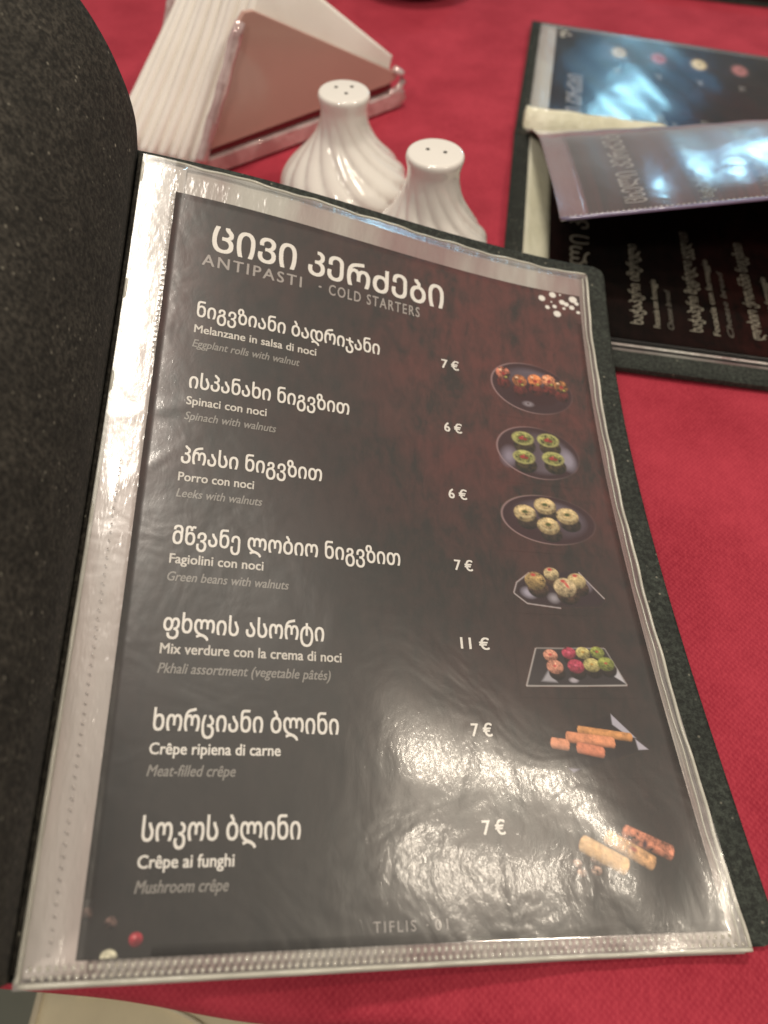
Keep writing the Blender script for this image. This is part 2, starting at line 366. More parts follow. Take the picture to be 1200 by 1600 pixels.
# welded dots along the sleeve margins (too many to count)
def dots_obj(name, pts, r, hgt, mat, parent, fn):
    V = []; F = []
    for (u, v, su, sv) in pts:
        b = len(V); V.append(fn(u, v, hgt))
        for rr, hh in ((.62, .72), (1.0, 0)):
            for k in range(6):
                a = k*math.pi/3; V.append(fn(u+r*su*rr*math.cos(a), v+r*sv*rr*math.sin(a), hgt*hh))
        for k in range(6):
            k2 = (k+1) % 6; F += [(b, b+1+k, b+1+k2), (b+1+k, b+7+k, b+7+k2, b+1+k2)]
    o = new_obj(name, V, F, mat, parent, True); tag(o, kind='stuff'); return o
def fz(base): return lambda u, v, z: pg(u, v, base+z)
pts = [(u, 29.86, 1, 1.4) for u in np.arange(-1.2, 21.1, .235)] + [(u+.12, 30.10, 1, 1.2) for u in np.arange(-1.2, 21.2, .235)]
dots_obj('welded_dots', pts, .062, .035, M_weld, menu, fz(.12))
dots_obj('welded_dots', [(-.12, v, 1.6, .7) for v in np.arange(.3, 8, .25)] + [(-.75, v, .8, .7) for v in np.arange(13, 29.8, .33)], .06, .03, M_strip, menu, fz(.13))
for (u0, v0, u1, v1, rr) in ((21.47, -1.2, 21.47, 30.2, .07), (-1.45, 30.27, 21.5, 30.27, .075), (-1.5, -1.36, 21.4, -1.36, .06), (-1.5, -1.3, -1.5, 30.2, .09), (21.22, 30.0, 21.22, -1.1, .035)):
    tube('welded_edge', [pg(u0+(u1-u0)*t, v0+(v1-v0)*t, .04+.04*math.sin(t*40)+.02*math.sin(t*97)) for t in np.linspace(0, 1, 90)], rr, M_edge, menu, 6)

# ------------------------------------------------------------------ print: lettering
def text_mesh(body, bold=0, shear=0, spacing=1.0):
    c = bpy.data.curves.new('t', 'FONT'); c.body = body; c.resolution_u = 3; c.offset = bold; c.shear = shear; c.space_character = spacing
    o = bpy.data.objects.new('t', c); COL.objects.link(o)
    m = bpy.data.meshes.new_from_object(o.evaluated_get(bpy.context.evaluated_depsgraph_get()))
    bpy.data.objects.remove(o); bpy.data.curves.remove(c)
    V = np.array([v.co[:] for v in m.vertices]); F = [tuple(p.vertices) for p in m.polygons]; bpy.data.meshes.remove(m); return V, F
def letter(body, u0, u1, vb, em, mat, parent, fn=pg, bold=.02, shear=0, spacing=1.0, z=.014, name='lettering'):
    V, F = text_mesh(body, 0, shear, spacing)          # boldness: the same flat glyphs struck four times with a small shift
    a, b = V[:, 0].min()-bold, V[:, 0].max()+bold
    P = []; G = []; n = len(V)
    shifts = ((-1, -.6), (1, -.6), (-1, .6), (1, .6)) if bold > 0 else ((0, 0),)
    for q, (sx, sy) in enumerate(shifts):
        P += [fn(u0+(u1-u0)*(x+sx*bold-a)/(b-a), vb-(y+sy*bold)*em, z+.0008*q) for x, y, _ in V]; G += [tuple(i+q*n for i in f) for f in F]
    return new_obj(name, P, G, mat, parent)
letter('ᲪᲘᲕᲘ ᲙᲔᲠᲫᲔᲑᲘ', 1.78, 13.17, 2.5, 1.75, M_white, page, bold=.016)
letter('ANTIPASTI', 1.45, 5.95, 3.30, .78, M_sub, page, bold=.014, spacing=1.25)
letter('·', 6.75, 6.9, 3.30, .78, M_sub, page, bold=.004)
letter('COLD STARTERS', 7.25, 11.87, 3.31, .78, M_sub, page, bold=.014, spacing=1.25)
rows = [('ნიგვზიანი ბადრიჯანი', 9.83, 'Melanzane in salsa di noci', 6.80, 'Eggplant rolls with walnut', 6.07, '7 €', 13.9),
        ('ისპანახი ნიგვზით', 8.40, 'Spinaci con noci', 4.75, 'Spinach with walnuts', 5.19, '6 €', 13.88),
        ('პრასი ნიგვზით', 7.22, 'Porro con noci', 4.41, 'Leeks with walnuts', 4.78, '6 €', 13.87),
        ('მწვანე ლობიო ნიგვზით', 10.58, 'Fagiolini con noci', 4.95, 'Green beans with walnuts', 5.96, '7 €', 13.82),
        ('ფხლის ასორტი', 7.36, 'Mix verdure con la crema di noci', 8.03, 'Pkhali assortment (vegetable pâtés)', 7.61, '11 €', 14.16),
        ('ხორციანი ბლინი', 7.89, 'Crêpe ripiena di carne', 5.81, 'Meat-filled crêpe', 4.31, '7 €', 13.83),
        ('სოკოს ბლინი', 6.54, 'Crêpe ai funghi', 4.41, 'Mushroom crêpe', 4.27, '7 €', 13.84)]
for k, (g, gu, it, iu, en, eu, pr, pu) in enumerate(rows):
    v = 5.87+3.44*k
    letter(g, 1.47, gu, v, 1.0, M_white, page, bold=.016)
    letter(it, 1.44, iu, v+.78, .54, M_white if k > 4 else M_cream, page, bold=.018)
    letter(en, 1.43, eu, v+1.48, .52, M_grey, page, bold=.014, shear=.24)
    letter(pr, 12.98 if k != 4 else 12.92, pu, v-.05, .68, M_white, page, bold=.02, name='price')
letter('TIFLIS', 8.91, 10.33, 29.33, .46, M_tiflis, page, bold=0, spacing=1.3)
letter('·', 10.68, 10.75, 29.33, .46, M_tiflis, page, bold=0)
letter('01', 10.98, 11.42, 29.33, .46, M_tiflis, page, bold=0, spacing=1.3)

# ------------------------------------------------------------------ print: dish pictures (flat print, painted into vertex colours)
class Pic:
    def __init__(s, u0, u1, v0, v1, res=30):
        s.u = np.linspace(u0, u1, int((u1-u0)*res)); s.v = np.linspace(v0, v1, int((v1-v0)*res))
        s.U, s.V = np.meshgrid(s.u, s.v, indexing='ij'); s.C = np.zeros(s.U.shape+(3,)); s.A = np.zeros(s.U.shape)
        g = rng.normal(size=s.U.shape); s.n = (g+np.roll(g, 1, 0)+np.roll(g, 1, 1)+np.roll(g, (1, 1), (0, 1)))/2
        g = np.kron(rng.normal(size=(s.U.shape[0]//4+1, s.U.shape[1]//4+1)), np.ones((4, 4)))[:s.U.shape[0], :s.U.shape[1]]
        s.n2 = (g+np.roll(g, 2, 0)+np.roll(g, 2, 1)+np.roll(g, (2, 2), (0, 1)))/2
    def over(s, a, c):
        a = np.clip(a, 0, 1)[..., None] if np.ndim(a) == 2 else a
        c = np.broadcast_to(np.asarray(c, float), s.C.shape) if np.ndim(c) == 1 else c
        al = a[..., 0]; na = al+s.A*(1-al)
        s.C = np.where(na[..., None] > 1e-5, (c*a + s.C*(s.A*(1-al))[..., None])/np.maximum(na, 1e-5)[..., None], c); s.A = na
    def local(s, cu, cv, a=0):
        x, y = s.U-cu, s.V-cv; return x*math.cos(a)+y*math.sin(a), -x*math.sin(a)+y*math.cos(a)
    def ell(s, cu, cv, ru, rv, c, a=0, soft=.06, alpha=1.0):
        x, y = s.local(cu, cv, a); d = np.sqrt((x/ru)**2+(y/rv)**2); s.over((1-d)/soft*alpha if alpha == 1 else np.clip((1-d)/soft, 0, 1)*alpha, c); return d
    def ring(s, cu, cv, ru, rv, wd, c, a=0, alpha=.8, part=None):
        x, y = s.local(cu, cv, a); d = np.sqrt((x/ru)**2+(y/rv)**2); al = np.clip(1-np.abs(d-1)/wd, 0, 1)*alpha
        if part: t = np.arctan2(y, x); al = al*np.clip(.5+.7*np.cos(t-part), .08, 1)
        s.over(al, c)
    def ball(s, cu, cv, r, c, sq=.85, tex=.3, dark=.25):
        x, y = s.local(cu, cv); d = np.sqrt((x/r)**2+(y/(r*sq))**2)
        sh = np.clip(1.0-.9*np.clip((y/(r*sq)+.15*x/r+.35), 0, 1.6)/1.35, dark, 1)
        sh = sh*(1-.25*d**3)*(1+tex*.6*s.n+tex*.5*s.n2)
        s.over((1-d)/.14, np.clip(np.asarray(c)*sh[..., None], 0.002, 1))
    def roll(s, p, q, r, c, tex=.25, alpha=1):
        (x0, y0), (x1, y1) = p, q; L = math.hypot(x1-x0, y1-y0); a = math.atan2(y1-y0, x1-x0); x, y = s.local(x0, y0, a)
        dx = np.maximum(np.maximum(-x, x-L), 0); d = np.sqrt((y/r)**2+(dx/(r*.45))**2)
        sh = np.clip(1.08-.45*(y/r+.25)**2-.30*np.clip(y/r, 0, 1), .15, 1.2)*(1+tex*.5*s.n+tex*.6*s.n2)
        s.over(np.clip((1-d)/.16, 0, 1)*alpha, np.clip(np.asarray(c)*sh[..., None], .002, 1))
    def poly(s, P, c, soft=.05, alpha=1.0):
        P = list(P); d = np.full(s.U.shape, 1e9); A_ = sum(P[i][0]*P[(i+1) % len(P)][1]-P[(i+1) % len(P)][0]*P[i][1] for i in range(len(P)))
        for i in range(len(P)):
            (x0, y0), (x1, y1) = P[i], P[(i+1) % len(P)]; L = math.hypot(x1-x0, y1-y0)
            e = ((x1-x0)*(s.V-y0)-(y1-y0)*(s.U-x0))/L*(1 if A_ > 0 else -1); d = np.minimum(d, e)
        s.over(np.clip(d/soft, 0, 1)*alpha, c)
    def line(s, p, q, wd, c, alpha=.8):
        (x0, y0), (x1, y1) = p, q; L = math.hypot(x1-x0, y1-y0); a = math.atan2(y1-y0, x1-x0); x, y = s.local(x0, y0, a)
        s.over(np.where((x > 0) & (x < L), np.clip(1-np.abs(y)/wd, 0, 1), 0)*alpha, c)
    def build(s, name, parent, fn=pg, z=.008, label=None, mat=None):
        nu, nv = s.U.shape
        V = [fn(float(a), float(b), z) for a in s.u for b in s.v]
        o = new_obj(name, V, grid_faces(nu, nv), mat or M_pic, parent, True)
        ca = o.data.color_attributes.new('ink', 'FLOAT_COLOR', 'POINT')
        ca.data.foreach_set('color', np.dstack([np.clip(s.C, 0, 1), np.clip(s.A, 0, 1)]).reshape(-1).astype(np.float32))
        uvl = o.data.uv_layers.new(name='page'); UV = np.dstack([s.U, s.V]).reshape(-1, 2)
        li = np.empty(len(o.data.loops), int); o.data.loops.foreach_get('vertex_index', li); uvl.data.foreach_set('uv', UV[li].reshape(-1).astype(np.float32))
        if label: o['label'] = label
        return o
def plate(p, cu, cv, ru, rv, a=0, lit=(.20, .17, .22), side=0.0):
    p.ell(cu, cv, ru, rv, (.035, .010, .014), a, soft=.05, alpha=.9)
    x, y = p.local(cu, cv, a); d = np.sqrt((x/ru)**2+(y/rv)**2)
    p.over(np.clip((.86-d)/.2, 0, 1)*np.clip(.30+.5*(x/ru)*math.cos(side)+.5*(y/rv)*math.sin(side), 0, .8)*.8, lit)
    p.ring(cu, cv, ru*.985, rv*.985, .035, (.34, .22, .22), a, .85, part=math.radians(160))
# 1 aubergine rolls
p = Pic(15.2, 20.4, 4.3, 7.9); plate(p, 17.78, 6.1, 2.2, 1.42, .10, side=-1.2)
p.ell(17.9, 6.45, 1.85, .8, (.035, .006, .008), .12, .4)
for u, v, c in ((16.28, 5.45, (.62, .20, .12)), (17.15, 5.75, (.48, .17, .06)), (18.0, 5.6, (.75, .24, .08)), (18.75, 5.5, (.72, .28, .14)), (19.4, 5.75, (.32, .13, .04))):
    p.ball(u, v+.55, .40, (.13, .018, .015), 1.0, .4); p.ball(u, v, .42, c, .92, .5); p.ell(u+.02, v+.03, .13, .12, (.30, .02, .02), soft=.5)
    p.ell(u-.15, v-.18, .12, .08, (.85, .55, .35), soft=.6); p.ell(u+.14, v+.2, .1, .07, (.38, .36, .08), soft=.6)
p.ell(17.5, 7.02, .38, .2, (.26, .22, .25), soft=.7); p.ell(17.5, 7.0, .1, .07, (.05, .02, .02), soft=.7)
p.build('dish_picture', page, label='printed picture of red and orange rolls on an oval plate')
# 2 spinach
p = Pic(15.2, 20.2, 8.1, 11.5); plate(p, 17.7, 9.75, 2.12, 1.42, .1, lit=(.27, .23, .29), side=.1)
p.ell(16.2, 10.1, .55, .7, (.25, .21, .27), .3, .8); p.ell(19.2, 10.0, .5, .75, (.27, .24, .30), -.2, .7)
for u, v in ((17.0, 9.02), (18.32, 8.98), (16.95, 10.05), (18.45, 9.98)):
    p.ball(u+.06, v+.42, .60, (.055, .035, .012), .8, .5); p.ball(u, v, .60, (.30, .30, .085), .66, .5, .6); p.ring(u, v, .50, .33, .25, (.50, .46, .18), 0, .55)
    p.ell(u, v, .34, .20, (.12, .07, .02), soft=.5); p.ell(u-.08, v, .16, .1, (.36, .03, .03), soft=.5); p.ell(u+.12, v+.04, .12, .08, (.26, .02, .02), soft=.5); p.ell(u, v-.1, .08, .05, (.55, .12, .08), soft=.6)
p.build('dish_picture', page, label='printed picture of four green filled rounds with pomegranate seeds on a plate')
# 3 leeks
p = Pic(15.1, 20.4, 11.8, 15.0); plate(p, 17.72, 13.3, 2.28, 1.25, .06, side=-.9)
for u, v in ((17.66, 12.60), (16.62, 13.05), (18.68, 13.05), (17.68, 13.62)):
    p.ball(u+.1, v+.4, .55, (.05, .03, .02), .8, .4, .1); p.ball(u, v, .58, (.66, .48, .24), .80, .3, .4); p.ell(u, v-.08, .22, .13, (.07, .085, .02), soft=.6); p.ring(u, v-.05, .38, .25, .3, (.72, .60, .34), 0, .5)
p.build('dish_picture', page, label='printed picture of four pale ring shaped rounds on a dark oval plate')
# 4 beans
p = Pic(15.3, 20.1, 15.3, 17.9)
p.poly(((15.55, 17.0), (15.75, 16.5), (16.4, 16.0), (18.6, 15.75), (19.1, 16.2), (19.7, 17.2), (19.4, 17.5), (17.4, 17.6), (16.1, 17.45)), (.028, .012, .016), .15)
for a_, b_ in (((15.55, 17.0), (15.75, 16.5)), ((15.75, 16.5), (16.4, 16.0)), ((15.55, 17.0), (16.1, 17.45)), ((16.1, 17.45), (17.6, 17.6)), ((18.7, 15.85), (19.65, 17.1))): p.line(a_, b_, .05, (.55, .48, .48), .8)
p.ell(16.25, 16.95, .45, .32, (.34, .31, .38), .2, .7); p.ell(17.35, 17.15, .35, .3, (.30, .27, .30), .2, .8); p.ell(18.9, 16.5, .4, .3, (.22, .18, .22), .8, .8)
for u, v, r, c in ((17.42, 16.0, .38, (.62, .48, .26)), (18.55, 16.28, .45, (.58, .44, .22)), (16.62, 16.38, .52, (.45, .30, .12)), (17.95, 16.62, .55, (.68, .52, .30))):
    p.ball(u+.08, v+.35, r, (.07, .035, .02), .9, .4, .1); p.ball(u, v, r, c, .88, .25, .3); p.ell(u-.05, v-r*.55, .16, .10, (.50, .06, .05), soft=.6)
p.ell(18.05, 16.5, .09, .25, (.60, .12, .09), -.5, .6)
p.build('dish_picture', page, label='printed picture of four light balls with red topping on a triangular plate')
# 5 assortment
p = Pic(15.2, 20.1, 19.0, 21.5)
Q = ((16.15, 19.42), (15.5, 21.02), (19.75, 20.95), (19.15, 19.36))
p.poly(Q, (.030, .022, .024), .06); p.poly(((16.1, 20.85), (16.6, 20.2), (16.9, 20.9)), (.42, .40, .44), .1, .8); p.poly(((19.2, 20.55), (19.75, 20.95), (19.5, 20.2)), (.50, .48, .52), .06); p.ell(17.55, 20.75, .25, .14, (.4, .36, .4), soft=.6)
for k in range(4): p.line(Q[k], Q[(k+1) % 4], .05, (.50, .46, .44), (.9, .9, .45, .5)[k])
cs = ((.75, .33, .22), (.48, .055, .10), (.62, .52, .20), (.30, .33, .07))
for row_, (pts_, r) in enumerate(((((16.74, 19.72), (17.56, 19.60), (18.17, 19.58), (18.79, 19.55)), .33), (((16.85, 20.2), (17.75, 20.16), (18.45, 20.1), (19.06, 20.05)), .38))):
    for k, (u, v) in enumerate(pts_):
        p.ball(u+.05, v+.25, r, (.03, .015, .01), .9, .3, .1); p.ball(u, v, r, cs[k], .85, .28, .35); p.ell(u, v-.04, .10, .07, ((.5, .05, .05), (.65, .12, .2), (.45, .25, .05), (.45, .08, .05))[k], soft=.7)
p.build('dish_picture', page, label='printed picture of eight coloured balls in two rows on a square plate')
# 6 meat crepes
p = Pic(15.8, 20.2, 21.9, 24.6)
p.poly(((16.2, 22.9), (18.7, 22.1), (19.95, 23.52), (16.85, 24.4)), (.016, .009, .010), .15, .75)
p.poly(((18.75, 22.05), (19.62, 23.1), (19.3, 23.05), (18.72, 22.55)), (.42, .40, .47), .05); p.poly(((19.5, 23.05), (20.0, 23.55), (19.52, 23.56)), (.44, .41, .48), .05); p.poly(((16.55, 24.15), (17.2, 24.2), (16.8, 24.4)), (.30, .28, .36), .08, .8)
p.roll((17.35, 22.75), (19.35, 23.05), .19, (.62, .28, .10), .12); p.roll((16.85, 23.02), (18.6, 23.25), .24, (.72, .28, .14), .12); p.roll((16.2, 23.25), (16.75, 23.33), .24, (.72, .30, .17), .12); p.roll((17.2, 23.43), (18.1, 23.62), .24, (.66, .22, .12), .12)
p.build('dish_picture', page, label='printed picture of stacked orange rolled crepes on a dark plate')
# 7 mushroom crepes
p = Pic(15.8, 20.4, 25.9, 28.2)
p.ell(18.3, 27.3, 1.9, .6, (.012, .010, .009), .5, .8, .6)
for u, v, r in ((16.3, 27.45, .17), (16.4, 27.75, .17), (16.95, 27.7, .20), (17.2, 27.4, .2), (16.95, 27.35, .15)): p.ball(u, v, r, (.42, .27, .20), .8, .5)
p.roll((18.3, 26.48), (19.75, 27.2), .30, (.46, .17, .10), .4); p.roll((17.6, 26.62), (19.0, 27.52), .30, (.60, .33, .15), .25); p.roll((16.65, 26.82), (18.0, 27.6), .34, (.68, .42, .20), .15)
p.ell(18.9, 26.9, .1, .18, (.06, .02, .03), .4, .5); p.ell(18.45, 27.05, .2, .1, (.35, .08, .05), .5, .6)
p.build('dish_picture', page, label='printed picture of three brown rolled crepes with mushrooms')
# flower of white drops, peppercorns
p = Pic(18.3, 21.0, -0.0, 1.75, 34)
for (u, v), r in zip(((18.78, .52), (19.42, .2), (19.86, .12), (19.33, .64), (20.6, .28), (19.95, .55), (20.19, .64), (19.5, .89), (19.08, 1.01), (19.62, 1.32), (20.04, .92), (20.5, .79), (20.85, 1.03), (20.8, .5)), (.22, .22, .07, .06, .26, .19, .17, .14, .15, .24, .1, .17, .12, .14)):
    p.ell(u, max(v, r*.9), r, r*.85, (.80, .76, .70), soft=.25)
p.build('flower_emblem', page, label='white flower emblem of drops in the page corner')
p = Pic(0.02, 2.1, 28.1, 29.68, 34)
p.ball(.14, 28.5, .20, (.09, .055, .045), 1, .7); p.ball(.86, 28.76, .20, (.10, .06, .05), 1, .7); p.ball(1.62, 29.22, .22, (.42, .035, .05), 1, .15); p.ell(1.58, 29.15, .07, .06, (.7, .25, .25), soft=.8); p.ball(.9, 29.66, .26, (.62, .58, .42), .9, .3)
p.build('peppercorn_picture', page, label='printed peppercorns in the lower left page corner')

# ------------------------------------------------------------------ second menu, open, behind on the right
def lerp(a, b, t): return tuple(a[k]+(b[k]-a[k])*t for k in range(3))
S0, S1 = (8.57, 59.6, .35), (40.1, 54.2, .35)
U0, U1 = (11.56, 81.05, .35), (42.6, 73.1, .35)
L0, L1 = (5.9, 34.0, .35), (37.6, 30.2, .35)
OX, OY = 8.57, 59.6
m2 = empty('open_menu', place(OX, OY)); tag(m2, 'second black menu lying open behind, turned sideways, one sleeve half turned and glaring blue', 'menu')
def patch(A0, A1, B0, B1, La=32.0, Lb=22.5):
    def fn(p_, q_, z):            # p_ cm down the page from its head, q_ cm away from the spine
        a = lerp(A0, A1, p_/La); b = lerp(B0, B1, p_/La); c = lerp(a, b, q_/Lb); return (c[0]-OX, c[1]-OY, c[2]+z)
    return fn
up = patch(S0, S1, U0, U1); lo = patch(S0, S1, L0, L1)
sheet('cover_board', up, lin(0, 32, 20), lin(.15, 22.5, 12), M_cover, m2, .05, .3)
sheet('cover_board', lo, lin(0, 32, 20), lin(.15, 22.5, 12), M_cover, m2, .05, .3)
sheet('spine', lambda p_, q_, z: tuple(np.array(lo(p_, 0, z))+np.array([0, q_, 0])), lin(0, 32, 20), lin(-.2, .25, 4), M_cover_in, m2, .08, .3)
# upper half: sleeve + page with its bulge
def bul(p_, q_): return .25+.9*math.exp(-((q_-9)/5)**2)*math.exp(-((p_-9)/9)**2)*.35
sheet('plastic_sleeve', up, lin(.9, 31.5, 40), lin(.25, 21.9, 24), M_milky, m2, .14, .05)
pgu = sheet('menu_page', lambda p_, q_, z: up(p_+2.4, q_+.6, z), lin(0, 28.5, 40), lin(0, 20.8, 30), M_page_dark, m2, .17, .02); pgu['label'] = 'page with round food pictures, seen sideways'
fu = lambda u, v, z: up(2.4+v, .6+u, z+.175)
fl = sheet('top_sleeve', up, lin(.95, 31.4, 60), lin(.3, 21.8, 44), M_film2, m2, .26, 0, off=lambda p_, q_: .03*math.sin(p_*.8)*math.sin(q_*.5+1)+.008*math.sin(p_*1.9+q_))
# lower half: sleeve + dark page
for k, dz in enumerate((.10, .16)): sheet('plastic_sleeve', lo, lin(1.2, 31.5, 20), lin(.25, 21.2-.5*k, 20), M_black if k else M_milky, m2, dz, .05)
edge = sheet('sleeve_margin', lo, lin(1.2, 2.9, 6), lin(.3, 21.2, 30), M_stack, m2, .20, .03)
pgl = sheet('menu_page', lambda p_, q_, z: lo(p_+2.9, 20.4-q_, z), lin(0, 28, 30), lin(0, 20, 24), M_page_dark, m2, .22, .02); pgl['label'] = 'black hot dishes page, seen sideways'
for e_ in (20.6, 21.1): tube('welded_edge', [lo(p_, e_, .24) for p_ in lin(1.4, 31.3, 40)], .07, M_black, m2, 6)
def flo(u, v, z): return lo(2.9+v, 20.4-u, z+.225)
letter('ᲪᲮᲔᲚᲘ ᲙᲔᲠᲫᲔᲑᲘ', 2.3, 17.6, 2.6, 1.75, M_dim, pgl, flo, .008)
hot = ('ხაჭაპური იმერული', 'ხაჭაპური მეგრული ყველით', 'ლობიო ქოთანში ნიგვზით', 'ხინკალი', 'მწვადი')
for k, g in enumerate(hot):
    v = 5.7+3.5*k
    letter(g, 1.3, (8.6, 10.6, 10.2, 6, 6)[k], v, 1.0, M_dim, pgl, flo, .008)
    letter('Focaccia con formaggio' if k < 3 else 'Ravioli', 1.2, (5.4, 8.0, 7, 5, 5)[k], v+1.0, .55, M_dim, pgl, flo, .01)
    letter('Cheese bread' if k < 3 else 'Dumplings', 1.2, (4.6, 7.0, 6, 5, 5)[k], v+1.8, .5, M_faint, pgl, flo, .004, .24)
letter('ᲪᲘᲕᲘ ᲙᲔᲠᲫᲔᲑᲘ', 1.4, 11.0, 2.6, 1.75, M_sub, pgu, fu, .008)
for k in range(7):
    v = 5.7+3.5*k
    letter(rows[k][0], .9, 5.5, v, 1.0, M_dim, pgu, fu, .008); letter(rows[k][2], .8, 4.4, v+.95, .6, M_dim, pgu, fu, .01); letter(rows[k][4], .8, 3.4, v+1.7, .5, M_faint, pgu, fu, .004, .2)
    letter(rows[k][6], 12.6, 13.6, v+.1, .7, M_sub, pgu, fu, .01, name='price')
    p = Pic(15.0, 19.6, v-1.6, v+1.6, 8); c = ((.50, .38, .25), (.36, .07, .07), (.72, .60, .36), (.42, .16, .16), (.42, .09, .06), (.5, .3, .15), (.5, .3, .15))[k]
    p.ell(17.1, v, 1.75, .95, (.05, .03, .03), soft=.2); p.ell(17.1, v, 1.3, .75, c, soft=.35); p.ell(17.2, v+.1, .5, .3, tuple(x*.6 for x in c), soft=.5)
    p.build('dish_picture', pgu, fn=lambda u, v, z: up(2.4+v, .6+u, z+.172), z=.008, mat=M_pic_dark)
p = Pic(18.6, 20.7, .1, 1.7, 10)
for u, v, r in ((19.0, .6, .25), (19.6, .5, .25), (20.1, .8, .25), (19.5, 1.2, .2), (20.4, .4, .15)): p.ell(u, v, r, r, (.6, .58, .5), soft=.3)
p.build('flower_emblem', pgu, fn=lambda u, v, z: up(2.4+v, .6+u, z+.172), z=.008, mat=M_pic_dark)
# the sleeve caught half turned: bulges up from the spine, its free edge in the air over the dark page
F0 = [(0, .5), (1.2, 1.1), (3.4, 2.2), (7, 3.4), (11, 4.0), (14.5, 4.5), (17.5, 4.8), (19.3, 4.9)]
F1 = [(0, .5), (.5, 1.7), (2.6, 4.2), (6.5, 6.6), (10.5, 7.6), (14.5, 8.1), (17.5, 8.4), (19.4, 8.4)]
def flap(p_, q_, z):                       # q_ 0 at the spine, 1 at the free edge
    a = lerp(S0, S1, p_/32); k = min(1, max(0, (p_-1)/17)); c0 = cr(F0, q_); c1 = cr(F1, q_)
    s = c0[0]+(c1[0]-c0[0])*k; h_ = c0[1]+(c1[1]-c0[1])*k
    # direction away from the spine on the table
    dx, dy = -.01-.03*k, -.99
    return (a[0]-OX+dx*s, a[1]-OY+dy*s*(1-.10*k), h_+z)
fs = sheet('half_turned_sleeve', flap, lin(.9, 31.5, 50), lin(0, 1, 40), M_page_wine, m2, 0, .04); fs['label'] = 'half turned sleeve with a wine red page, free edge raised'
fm = sheet('film', flap, lin(.85, 31.6, 90), lin(0.0, 1, 60), M_film3, fs, .10, 0, off=lambda p_, q_: .05*math.sin(p_*1.1+2)*math.sin(q_*9)+.02*math.sin(p_*2.3))
sheet('sleeve_margin', flap, lin(.92, 2.6, 6), lin(.02, .98, 40), mat_milky('rosy_sleeve_margin', (.24, .12, .13), (.18, .09, .11)), fs, .03, .02)
def ffl(u, v, z): return flap(2.4+v, 1-(u+.5)/22.0, z+.012)
letter('ᲪᲮᲔᲚᲘ ᲙᲔᲠᲫᲔᲑᲘ', 1.6, 12.5, 3.6, 1.75, M_sub, fs, ffl, .008)
for k, g in enumerate(hot):
    letter(g, 1.2, (9, 11, 10, 6, 6)[k], 7.2+3.5*k, 1.0, M_dim, fs, ffl, .006)
tube('welded_edge', [flap(p_, .997, .06) for p_ in lin(.95, 31.5, 60)], .13, mat_milky('violet_tinted_weld', (.22, .19, .30), (.16, .13, .20), .12), fs, 6)
dots_obj('welded_dots', [(p_, .975, 1, .035) for p_ in np.arange(1.2, 31, .3)], .09, .07, M_weld, fs, lambda u, v, z: flap(u, v, z+.1))
# bright sleeve backs standing along the spine
for k, (a, hgt) in enumerate(((.3, 1.55), (.6, 1.2), (.9, .9))):
    V = []; F = []
    ps = lin(.7, 31, 40)
    for p_ in ps:
        b_ = lo(p_, 0, .15)
        tt_ = max(.15, min(1, 1.9-p_/12))
        V += [(b_[0], b_[1]+.35+a, b_[2]), (b_[0], b_[1]+.55+a, b_[2]+hgt*tt_+.05*math.sin(p_*2)), (b_[0], b_[1]+.30+a, b_[2]+hgt*tt_), (b_[0], b_[1]+.2+a, b_[2])]
    for i in range(len(ps)-1):
        for j in range(3): F.append((i*4+j, i*4+4+j, i*4+5+j, i*4+1+j))
    new_obj('sleeve_back', V, F, M_stack, m2, True)

# ------------------------------------------------------------------ khinkali shaped shakers
def shaker(x, y, label, holes, rz, s=1.0, slim=1.0):
    root = empty('shaker', place(x, y, -.05, rz)); tag(root, label, 'shaker')
    prof = [(0, 3.5), (.25, 3.95), (.8, 4.35), (1.5, 4.35), (2.2, 3.95), (2.9, 3.25), (3.6, 2.55), (4.2, 2.05), (4.8, 1.68), (5.4, 1.48), (6.0, 1.42), (6.45, 1.50), (6.7, 1.55), (6.88, 1.52), (6.98, 1.42), (7.0, 1.25)]
    Z = np.linspace(0, 1, 60); V = []; n = 168; lobes = 14
    for t in Z:
        f = t*(len(prof)-1); i = min(int(f), len(prof)-2); g = f-i
        def c(k, d): return prof[max(0, min(len(prof)-1, k))][d]
        zz, rr = [.5*((2*c(i, d))+(-c(i-1, d)+c(i+1, d))*g+(2*c(i-1, d)-5*c(i, d)+4*c(i+1, d)-c(i+2, d))*g*g+(-c(i-1, d)+3*c(i, d)-3*c(i+1, d)+c(i+2, d))*g**3) for d in (0, 1)]
        amp = .30*max(0, min(1, (zz)/.8))*max(0, min(1, (6.1-zz)/2.6))
        tw = .95*(zz/7)**1.1*2.1
        for k in range(n):
            a = 2*math.pi*k/n; w_ = abs(math.sin((a+tw)*lobes/2)); r = rr*(1-amp*.30) + amp*(w_**.55-.45)*min(1.0, rr/3)
            if zz < 5: r *= 1-(1-slim)*min(1, (5-zz)/2)
            V.append((s*r*math.cos(a), s*r*math.sin(a), s*zz))
    F = []
    for i in range(len(Z)-1):
        for k in range(n): F.append((i*n+k, i*n+(k+1) % n, (i+1)*n+(k+1) % n, (i+1)*n+k))
    V += [(0, 0, 0), (0, 0, 7.03*s)]
    F += [(len(V)-2, (k+1) % n, k) for k in range(n)]; b = (len(Z)-1)*n; F += [(len(V)-1, b+k, b+(k+1) % n) for k in range(n)]
    new_obj('body', V, F, M_porc, root, True)
    for hx, hy in holes:
        P = [(s*hx+.115*math.cos(a), s*hy+.115*math.sin(a), s*7.03) for a in np.linspace(0, 2*math.pi, 13)[:-1]]
        P += [(p_[0], p_[1], s*7.03+.012) for p_ in P]
        new_obj('hole', P, [tuple(range(12, 24))]+[(k, (k+1) % 12, 12+(k+1) % 12, 12+k) for k in range(12)], M_hole, root)
